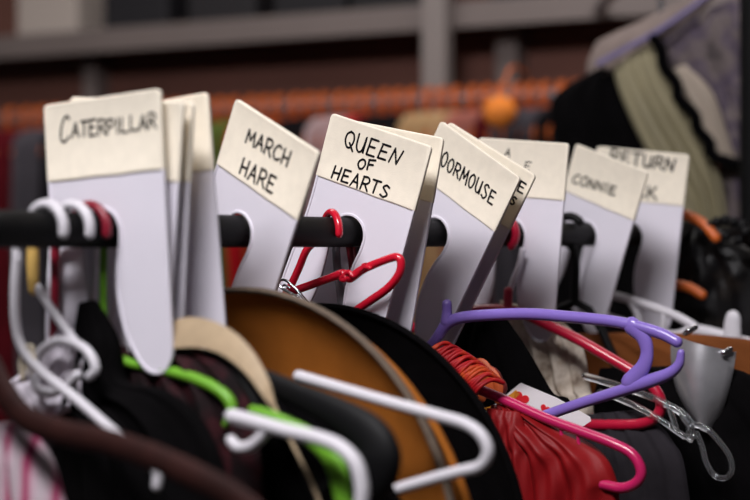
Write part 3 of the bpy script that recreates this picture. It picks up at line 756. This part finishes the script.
for x, hh, c, lb in ((62, .11, '#b5a9a0', 'pale box standing on the shelf end'), (150, .12, '#17151a', 'black box on the shelf beside the pale one'), (235, .13, '#1d1a1d', 'charcoal box on the middle of the shelf'), (322, .12, '#141216', 'black box on the shelf next to the charcoal one'), (400, .12, '#100e10', 'black box on the shelf touching the pale post'), (540, .12, '#191620', 'dark blue-black box on the shelf past the post')):
    p = screen_on(x, 20, q0 + N2*.235, N2); p.z = z0 + .012 + hh
    g = G(); g.box(p, D2*.088, N2*.06, W*hh)
    t = thing('storage_box', lb, 'box', (p.x, p.y, z0 + .012)); g.build('carton', mat('box_' + c[1:], c, .7), t, smooth=False, bevel=.006)
    g = G(); g.box(p + W*(hh - .02), D2*.092, N2*.064, W*.022); g.build('lid', mat('box_' + c[1:], c, .7), t, smooth=False, bevel=.004)

# ------------------------------------------------------------------ gown at the far end, upper corner
class Flat(Plane):
    def __init__(self, Y, yaw):
        a = math.radians(yaw); self.o = pt(660, 120, Y); self.d = Vector((math.cos(a), math.sin(a), 0)); self.w = W.copy()
        self.n = Vector((-math.sin(a), math.cos(a), 0))
PGn = Flat(2.2, -12)
gown = thing('costume_gown', 'olive gown with black scalloped trim and grey-violet sleeves in the upper corner', 'gown', PGn.px(660, 20))
cloth(PGn, [(612, 66), (620, 95), (640, 140), (668, 190), (690, 250), (690, 420)], [(655, 42), (672, 78), (692, 112), (712, 152), (728, 215), (745, 420)], th=50, folds=4, amp=7, seed=61, rows=34).build('bodice', mat('olive_silk', '#8c8468', .7, noise=.08, scale=18), gown)
cloth(PGn, [(590, 72), (552, 98), (556, 142), (575, 190), (585, 260), (590, 420)], [(612, 64), (624, 100), (646, 148), (674, 196), (700, 260), (706, 420)], th=60, folds=3, amp=5, seed=62, off=6, rows=30).build('side_panel', BLACK_CL, gown)
LACEV = blotch('violet_lace', [(.3, '#3c3638'), (.45, '#6a605f'), (.56, '#4e4454'), (.68, '#7d7270')], 26, .9)
cloth(PGn, [(652, 34), (664, 66), (692, 96), (716, 150), (722, 240), (724, 420)], [(748, -10), (775, 30), (785, 110), (780, 200), (780, 300), (775, 420)], th=60, folds=4, amp=6, seed=63, off=20).build('sleeve', LACEV, gown)
cloth(PGn, [(596, 40), (586, 62), (584, 84), (560, 108)], [(720, -16), (706, 6), (660, 40), (612, 70)], th=46, folds=2, amp=3, seed=64, off=16).build('yoke', mat('mauve_cloth', '#7a6c66', .85, noise=.1, scale=20), gown)
cloth(PGn, [(674, 70), (684, 92), (700, 124), (712, 152), (716, 160)], [(686, 66), (712, 92), (726, 130), (736, 162), (738, 168)], th=26, folds=2, amp=3, seed=65, off=-16).build('lapel', mat('taupe_cloth', '#a39688', .8), gown)
g = G(); path = []
for i in range(25):
    f_ = i / 24; xs = [655, 668, 680, 696, 708, 716, 742]; ys = [42, 72, 98, 122, 146, 160, 166]
    k = f_ * 6; a = min(int(k), 5); q = k - a
    path.append(PGn.px(xs[a]*(1-q)+xs[a+1]*q + 2.5*math.sin(i*1.3), ys[a]*(1-q)+ys[a+1]*q, -34))
g.tube(path, .0078, n=3, flat=.6, flatdir=PGn.n); g.build('trim', FELT_BLACK, gown)
g = G(); g.tube([PGn.px(600, 66, -30), PGn.px(630, 50, -32), PGn.px(665, 30, -32), PGn.px(715, -6, -28)], .0035, n=5, flat=.6, flatdir=PGn.n); pz = g.build('piping', mat('lavender_ribbon', '#6f6590', .8), gown)
g = G(); g.tube([PGn.px(660, 20, 18) + W*.0, PGn.px(662, -20, 18), PGn.px(668, -60, 18), PGn.px(690, -95, 18), PGn.px(712, -70, 18)], .004, n=5); g.build('hook', STEEL, gown)
# rail the gown hangs from
t = thing('cross_rail', 'high grey rail that the olive gown hangs from', 'clothes rail', PGn.px(690, -90, 18))
g = G(); a_ = PGn.px(688, -88, 18); g.tube([a_ - Vector((0, .5, 0)), a_, a_ + Vector((0, .9, 0))], .01, sides=12); g.build('rail', GREYMET, t)

# ------------------------------------------------------------------ light
def area(name, loc, target, size, size_y, power, col):
    l = bpy.data.lights.new(name, 'AREA'); l.shape = 'RECTANGLE'; l.size = size; l.size_y = size_y; l.energy = power; l.color = col
    o = bpy.data.objects.new(name, l); COL.objects.link(o); o.location = loc
    d = Vector(target) - Vector(loc); o.rotation_euler = d.to_track_quat('-Z', 'Y').to_euler(); return o
area('ceiling_lamp', (-.42, .3, 2.78), (.05, 1.35, 1.5), .9, .4, 64, (1.0, .97, 1.0))
area('ceiling_lamp', (.7, 2.3, 2.78), (.7, 2.4, 1), 1.2, .3, 9, (1.0, .95, .93))
area('ceiling_lamp', (-.9, 2.4, 2.78), (-.8, 3.0, 1.2), 1.2, .3, 12, (1.0, .95, .93))
w = bpy.data.worlds.new('room_air'); sc.world = w; w.use_nodes = True
w.node_tree.nodes['Background'].inputs['Color'].default_value = (.8, .78, .85, 1); w.node_tree.nodes['Background'].inputs['Strength'].default_value = .035

# ------------------------------------------------------------------ camera
cd = bpy.data.cameras.new('camera'); co = bpy.data.objects.new('camera', cd); COL.objects.link(co)
co.location = CAM; co.rotation_euler = (PI/2, 0, 0)
cd.sensor_width = 36; cd.lens = F * 36 / 750; cd.shift_y = -(250 - CY) / 750
cd.clip_start = .05; cd.clip_end = 50
cd.dof.use_dof = True; cd.dof.focus_distance = 1.36; cd.dof.aperture_fstop = cd.lens / 22.0; cd.dof.aperture_blades = 0
sc.camera = co
for o in sc.objects:
    if '_o' in o: del o['_o']
sc.view_settings.view_transform = 'Standard'; sc.view_settings.look = 'None'; sc.view_settings.gamma = 1; sc.view_settings.use_curve_mapping = False
sc.view_settings.exposure = 0.0
